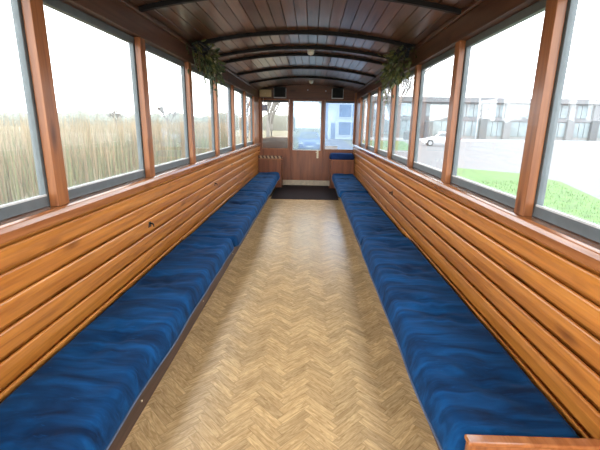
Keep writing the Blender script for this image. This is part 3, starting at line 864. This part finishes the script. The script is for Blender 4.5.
# cars ------------------------------------------------------------------
def car(loc, rz, paint, label, L=3.75, Wd=1.66, H=1.48):
    root = empty('car', loc, label, 'car'); O = Vector(loc)
    root.rotation_euler = (0, 0, rz)
    def put(m, name, mat, par, **kw):
        o = m.build(name, mat, None, **kw); o.parent = par; o.location = (0, 0, 0); return o
    hw = Wd / 2
    # body sides follow the sill, wheel arches and bonnet; x is forward
    def arc(cx, r, a0, a1, n=7): return [(cx + r * math.cos(a0 + (a1 - a0) * i / n), .32 + r * math.sin(a0 + (a1 - a0) * i / n)) for i in range(n + 1)]
    fx, rx = L * .5 - .72, -L * .5 + .62
    low = [(-L / 2 + .05, .34), (-L / 2 + .1, .24)] + [(rx - .36, .24)] + arc(rx, .36, math.pi, 0) + arc(fx, .36, math.pi, 0) + [(L / 2 - .12, .22), (L / 2, .36), (L / 2 - .02, .58), (L / 2 - .18, .74), (L / 2 - .85, .92), (-L / 2 + .25, .98), (-L / 2 + .02, .88)]
    b = MB(); b.prism(low, 'y', -hw, hw, .5)
    body = put(b, 'body', paint, root, bevel=.05, seg=3)
    # cabin: tapered frustum, roof in paint, windows as own mesh
    cab = [(L / 2 - .95, .90, hw - .05), (-L / 2 + .12, .95, hw - .05)]
    top = [(L / 2 - 1.72, H, hw - .2), (-L / 2 + .45, H - .03, hw - .2)]
    v = []
    for (x, z, w) in (cab[0], cab[1], top[1], top[0]): v += [(x, -w, z), (x, w, z)]
    c = MB(); c.add(v, [(0, 2, 4, 6), (1, 7, 5, 3), (0, 6, 7, 1), (2, 3, 5, 4), (6, 4, 5, 7), (0, 1, 3, 2)], .5)
    put(c, 'cabin', paint, root, bevel=.06, seg=3)
    for s_ in (-1, 1):
        g = MB()
        def sidept(fx_, fz): # interpolate on the cabin side
            lo = cab[1][0] + (cab[0][0] - cab[1][0]) * fx_; hi = top[1][0] + (top[0][0] - top[1][0]) * fx_
            zz0 = .93; return (lo + (hi - lo) * fz, s_ * (hw - .05 - .15 * fz + .006), zz0 + (H - .02 - zz0) * fz)
        for a0, a1 in ((.08, .47), (.52, .9)):
            q = [sidept(a0, .12), sidept(a1, .12), sidept(a1, .82), sidept(a0, .82)]
            g.add(q + [(p[0], p[1] - s_ * .03, p[2]) for p in q], [(0, 1, 2, 3), (4, 7, 6, 5), (0, 4, 5, 1), (1, 5, 6, 2), (2, 6, 7, 3), (3, 7, 4, 0)], .5)
        put(g, 'side_windows', M['carglass'], root)
    for nm, A, B, dx in (('windscreen', cab[0], top[0], .012), ('rear_window', cab[1], top[1], -.012)):
        g = MB(); q = []
        for f_, ww in ((.14, .12), (.86, .08)):
            x = A[0] + (B[0] - A[0]) * f_ + dx; z = A[1] + (B[1] - A[1]) * f_ ; w = A[2] + (B[2] - A[2]) * f_ - ww
            q += [(x, -w, z), (x, w, z)]
        q = [q[0], q[1], q[3], q[2]]
        g.add(q + [(p[0] - dx * 2, p[1], p[2] - .01) for p in q], [(0, 1, 2, 3), (4, 7, 6, 5), (0, 4, 5, 1), (1, 5, 6, 2), (2, 6, 7, 3), (3, 7, 4, 0)], .5)
        put(g, nm, M['carglass'], root)
    for x in (fx, rx):
        for s_ in (-1, 1):
            w = MB(); w.lathe([(.20, -.09), (.29, -.09), (.31, -.06), (.31, .06), (.29, .09), (.20, .09)], (x, s_ * (hw - .1), .31), 'y', 24)
            wo = put(w, 'wheel', M['tyre'], root, smooth=False)
            r = MB(); r.lathe([(.05, .10), (.19, .085), (.205, .095)][::1], (x, s_ * (hw - .1), .31), 'y', 24) if s_ > 0 else r.lathe([(.205, -.095), (.19, -.085), (.05, -.10)], (x, s_ * (hw - .1), .31), 'y', 24)
            put(r, 'rim', M['rim'], wo)
    for s_ in (-1, 1):
        h = MB(); h.box(L / 2 - .2, L / 2 - .03, s_ * (hw - .38), s_ * (hw - .03), .60, .72); put(h, 'headlamp', M['lampw'], root, bevel=.02)
        h = MB(); h.box(-L / 2 + .0, -L / 2 + .12, s_ * (hw - .25), s_ * (hw - .02), .70, .90); put(h, 'tail_lamp', M['lampred'], root, bevel=.02)
        h = MB(); h.box(L / 2 - 1.25, L / 2 - 1.12, s_ * (hw + .01), s_ * (hw + .16), .93, 1.05); put(h, 'mirror', paint, root, bevel=.02)
    p = MB(); p.box(L / 2 - .01, L / 2 + .012, -.26, .26, .40, .50); put(p, 'number_plate', M['card'], root)
    return root
car((14.1, 43.5, G + .036), math.radians(172), M['carwhite'], 'small white hatchback parked on the road right of the wagon', L=3.8, H=1.5)
car((-.05, 31.0, G + .031), math.radians(-88), M['carblue'], 'blue car on the lane ahead, seen through the door pane', L=3.9, H=1.45)

# buildings -------------------------------------------------------------
def grey_building():
    Y = 76.; x0, x1, zt = 9.6, 78., 7.0
    O = (40, Y, G)
    root = empty('office_building', O, 'long low grey office building with large pale glazing across the road', 'building')
    m = MB(); m.box(x0, x1, Y + .6, Y + 16, G - .05, zt - .9, .5); m.build('wall', M['cladding'], root, origin=O)
    m = MB(); m.box(x0 - 1, x1 + 1, Y - .6, Y + 16.5, zt - .9, zt, .5); m.build('roof_fascia', M['concrete'], root, origin=O, bevel=.05)
    m = MB(); m.box(x0, x1, Y + .25, Y + .62, 2.9, 3.5, .5); m.build('floor_band', M['concrete'], root, origin=O)
    k = 0; x = x0 + .5
    while x < x1 - 4:
        wd = [5.4, 4.4, 6.2][k % 3]
        c = MB(); c.box(x, x + 1.3, Y - .1, Y + .7, G - .05, zt - .9, .5); c.build('column', M['concrete'] if k % 2 else M['darkclad'], root, origin=O)
        for z0, z1 in ((G + .5, 2.85), (3.55, zt - 1.1)):
            g = MB(); nn = 3
            for q in range(nn):
                a = x + 1.4 + q * (wd - 1.4) / nn
                g.box(a + .06, a + (wd - 1.4) / nn - .06, Y + .42, Y + .59, z0 + .06, z1 - .06, R())
            g.build('window', M['bglass'], root, origin=O)
        x += wd; k += 1
    m = MB(); m.box(23.4, 25.2, Y - .28, Y + .1, 3.7, 5.3, .5); s_ = m.build('sign_box', M['darkclad'], root, origin=O, bevel=.05)
    m = MB(); m.box(23.6, 25.0, Y - .32, Y - .285, 3.95, 5.05, .5); m.build('sign_face', M['concrete'], s_, origin=O)
    m = MB(); m.box(20.9, 22.3, Y - 1.8, Y - .5, G + .0, 2.6, .5); m.build('entrance_pillar', M['darkclad'], root, origin=O, bevel=.05)
grey_building()
def white_house():
    Y = 62.; O = (5.3, Y, G)
    root = empty('workshop_building', O, 'white building with large blue framed windows seen through the right clouded pane', 'building')
    m = MB(); m.box(1.6, 8.6, Y, Y + 10, G - .05, 5.4, .5); m.build('wall', M['whitewall'], root, origin=O)
    m = MB(); m.box(1.3, 8.9, Y - .4, Y + 10.3, 5.41, 5.75, .5); m.build('roof_edge', M['cladding'], root, origin=O)
    for z0, z1 in ((.1, 2.3), (2.75, 4.9)):
        f = MB(); f.box(4.1, 8.2, Y - .12, Y - .005, z0, z1, .5); fo = f.build('window', M['whitewall'], root, origin=O, bevel=.02)
        g = MB(); g.box(4.3, 6.1, Y - .16, Y - .125, z0 + .16, z1 - .16, .4); g.box(6.3, 8.0, Y - .16, Y - .125, z0 + .16, z1 - .16, .6); g.build('glazing', M['bglassdk'], fo, origin=O)
    d = MB(); d.box(3.05, 3.75, Y - .1, Y - .005, G + .05, 2.0, .5); d.build('door', M['bglassdk'], root, origin=O)
    p = MB(); p.box(1.7, 2.6, Y - .06, Y - .005, G + .05, 4.9, .5); p.build('blue_panel', M['bglassdk'], root, origin=O)
white_house()

# street furniture
def pole(x, y, h, label, r=.06, banner=False):
    O = (x, y, G)
    root = empty('lamp_post', O, label, 'lamp post')
    m = MB(); m.tube([(x, y, G - .02), (x, y, G + h * .5), (x, y, G + h)], r, 12, r1=r * .7); m.build('pole', M['galv'], root, origin=O, smooth=True)
    m = MB(); m.tube([(x, y, G + h - .02), (x, y, G + h + .12)], r * 1.3, 12); m.tube([(x, y, G + h + .06), (x - .35, y, G + h + .16), (x - .75, y, G + h + .2)], r * .5, 8); m.build('arm', M['galv'], root, origin=O)
    m = MB(); m.box(x - 1.25, x - .7, y - .12, y + .12, G + h + .16, G + h + .26, .5); m.build('lantern', M['galv'], root, origin=O, bevel=.03)
pole(-3.62, 18.2, 6.0, 'pale grey lamp post left of the wagon beyond the reeds edge', .095)
pole(28.5, 70.0, 7.5, 'slim pale lamp post in front of the grey building', .10)
m = MB(); O = (14.9, 62.5, G + .06)
m.lathe([(.42, 0), (.50, .15), (.52, 1.05), (.46, 1.2), (.20, 1.35), (.08, 1.38)], O, 'z', 16)
b_ = m.build('litter_bin', M['darkclad'], origin=O, smooth=False); tag(b_, 'dark rounded litter bin on the pavement edge across the road', 'litter bin')

# trees
def tree(loc, h, spread, label, seed, levels=4, mat='bark', thick=.14, group=None, twig=1.):
    random.seed(seed); O = Vector(loc)
    root = empty('bare_tree', O, label, 'tree', group)
    m = MB(); tw = MB()
    def grow(p, d, L, r, lv):
        q = p + d * L * .5 + Vector((U(-1, 1), U(-1, 1), 0)) * L * .04; e = p + d * L
        (m if lv >= levels - 1 else tw).tube([p, q, e], r, 6 if lv >= levels - 1 else 4, r1=r * .62)
        if lv <= 0: return
        for k in range(4 if lv < levels else 5):
            t = U(.55, 1.) if lv < levels else U(.45, 1.)
            a = U(0, 6.28); s = U(.45, .95) * spread
            nd_ = (d + Vector((math.cos(a) * s, math.sin(a) * s, U(-.05, .45)))).normalized()
            grow(p + d * L * t, nd_, L * U(.55, .75), max(.012 * twig, r * .55), lv - 1)
    grow(O - Vector((0, 0, .1)), Vector((0, 0, 1)), h * .36, thick, levels)
    m.build('trunk', M[mat], root, origin=O, smooth=True); tw.build('branches', M[mat], root, origin=O)
    return root
tree((-36, 100, G), 9.0, .95, 'faint round bare tree far across the field, tallest on the left horizon', 3, twig=3., thick=.22)
tree((-47, 96, G), 7.0, .9, 'smaller bare tree on the far field near the left photo edge', 5, twig=3., thick=.2)
tree((6.9, 33., G), 9.5, .75, 'bare tree with drooping twigs before the grey building', 8, twig=1.6, thick=.14)
tree((-2.8, 27., G), 10.0, .8, 'bare tree ahead of the wagon, left of the lane', 9, twig=1.6, thick=.16)
tree((-9.5, 60., G), 12., .8, 'bare tree furthest ahead on the left of the lane', 15, twig=2.5, thick=.2)
tree((-4.1, 42., G), 10.5, .85, 'bare tree further ahead on the left, behind the nearer bare tree', 10, twig=2., thick=.18)
random.seed(31)
def hedge():
    m = MB(); vs = []; fs = []; n = 160; prof = [(-3.2, 0), (-3.4, .45), (-2.4, .8), (-.8, 1.), (.9, .98), (2.5, .78), (3.4, .4), (3.2, 0)]
    for i in range(n + 1):
        x = -140 + 134 * i / n
        hh = 5.2 + 1.6 * noise.noise(Vector((x * .11, 3, 0))) + 1.2 * noise.noise(Vector((x * .37, 9, 0)))
        for k, (dy, f) in enumerate(prof):
            q = noise.noise(Vector((x * .5, k * 1.7, 5)))
            vs.append((x, 150 + dy * (1 + .3 * q), G - .05 + hh * f * (1 + .12 * q)))
    K = len(prof)
    for i in range(n):
        for k in range(K - 1): fs.append((i * K + k, i * K + k + 1, (i + 1) * K + k + 1, (i + 1) * K + k))
    fs += [tuple(range(K)), tuple(range(n * K, n * K + K))[::-1]]
    m.add(vs, fs, .5)
    tag(m.build('distant_hedge', M['crown'], origin=(-73, 150, G), smooth=True), 'grey green hedge line along the horizon beyond the reeds', 'hedge')
hedge()

# wooden locker on the front platform, outside the left clouded pane
O = (-.86, 11.0, .25)
root = empty('platform_locker', O, 'brown wooden locker on the front platform behind the left clouded pane', 'locker')
m = MB(); m.box(-1.34, -.38, Y1 + .22, 11.2, .247, 1.14, .5); m.build('locker_body', M['lockerwood'], root, origin=O, bevel=.01)
m = MB(); m.prism([(-1.38, 1.142), (-.34, 1.142), (-.34, 1.25), (-.88, 1.25), (-1.38, 1.03+.14)], 'y', Y1 + .19, 11.25, .5); m.build('sloping_lid', M['lockerwood'], root, origin=O, bevel=.008)
m = MB(); m.prism([(-1.38, 1.171), (-.88, 1.251), (-.88, 1.275), (-1.38, 1.195)], 'y', Y1 + .185, Y1 + .23, .8); e_ = m.build('lid_edge', M['ply'], root, origin=O); e_['label'] = 'paler edge strip on the sloping lid'
m = MB(); m.box(-1.45, 1.45, Y1 + .06, 11.8, .17, .245, .5)
st(m.build('front_platform', M['lockerwood']), 'low wooden platform outside the front wall', 'platform')

# ------------------------------------------------------------------ world, camera
w = bpy.data.worlds.new('overcast'); S.world = w; w.use_nodes = True
nt = w.node_tree; nt.nodes.clear()
out = nt.nodes.new('ShaderNodeOutputWorld'); bg = nt.nodes.new('ShaderNodeBackground')
tc = nt.nodes.new('ShaderNodeTexCoord'); sx = nt.nodes.new('ShaderNodeSeparateXYZ')
ln(nt, tc.outputs['Generated'], sx.inputs[0])
r = nt.nodes.new('ShaderNodeValToRGB'); e = r.color_ramp.elements
e[0].position = 0.; e[0].color = (.96, .98, 1, 1); e[1].position = .9; e[1].color = (.90, .95, 1, 1)
ln(nt, sx.outputs[2], r.inputs[0]); ln(nt, r.outputs[0], bg.inputs[0])
bg.inputs[1].default_value = 3.2
ln(nt, bg.outputs[0], out.inputs[0])

cam = bpy.data.cameras.new('camera'); co = bpy.data.objects.new('camera', cam); COL.objects.link(co)
cam.sensor_width = 36; cam.sensor_fit = 'HORIZONTAL'; cam.lens = 390 / 600 * 36; cam.clip_start = .02; cam.clip_end = 1000
th, yaw, roll = .250, -.025, .016
# local axes: right, up, -forward
fwd = Vector((0, math.cos(th), -math.sin(th))); up = Vector((0, math.sin(th), math.cos(th))); rt = Vector((1, 0, 0))
cr, sr = math.cos(roll), math.sin(roll)
rt2 = rt * cr + up * sr; up2 = -rt * sr + up * cr
cy, sy = math.cos(yaw), math.sin(yaw)
def wy(v): return Vector((cy * v.x + sy * v.y, -sy * v.x + cy * v.y, v.z))
rt2, up2, fwd = wy(rt2), wy(up2), wy(fwd)
mt = Matrix((rt2, up2, -fwd)).transposed().to_4x4(); mt.translation = (.119, 0, 1.565)
co.matrix_world = mt
S.camera = co
S.view_settings.view_transform = 'Standard'; S.view_settings.look = 'None'; S.view_settings.gamma = 1
S.view_settings.use_curve_mapping = False
S.view_settings.exposure = 1.05
S.cycles.max_bounces = 10; S.cycles.diffuse_bounces = 6; S.cycles.transparent_max_bounces = 24
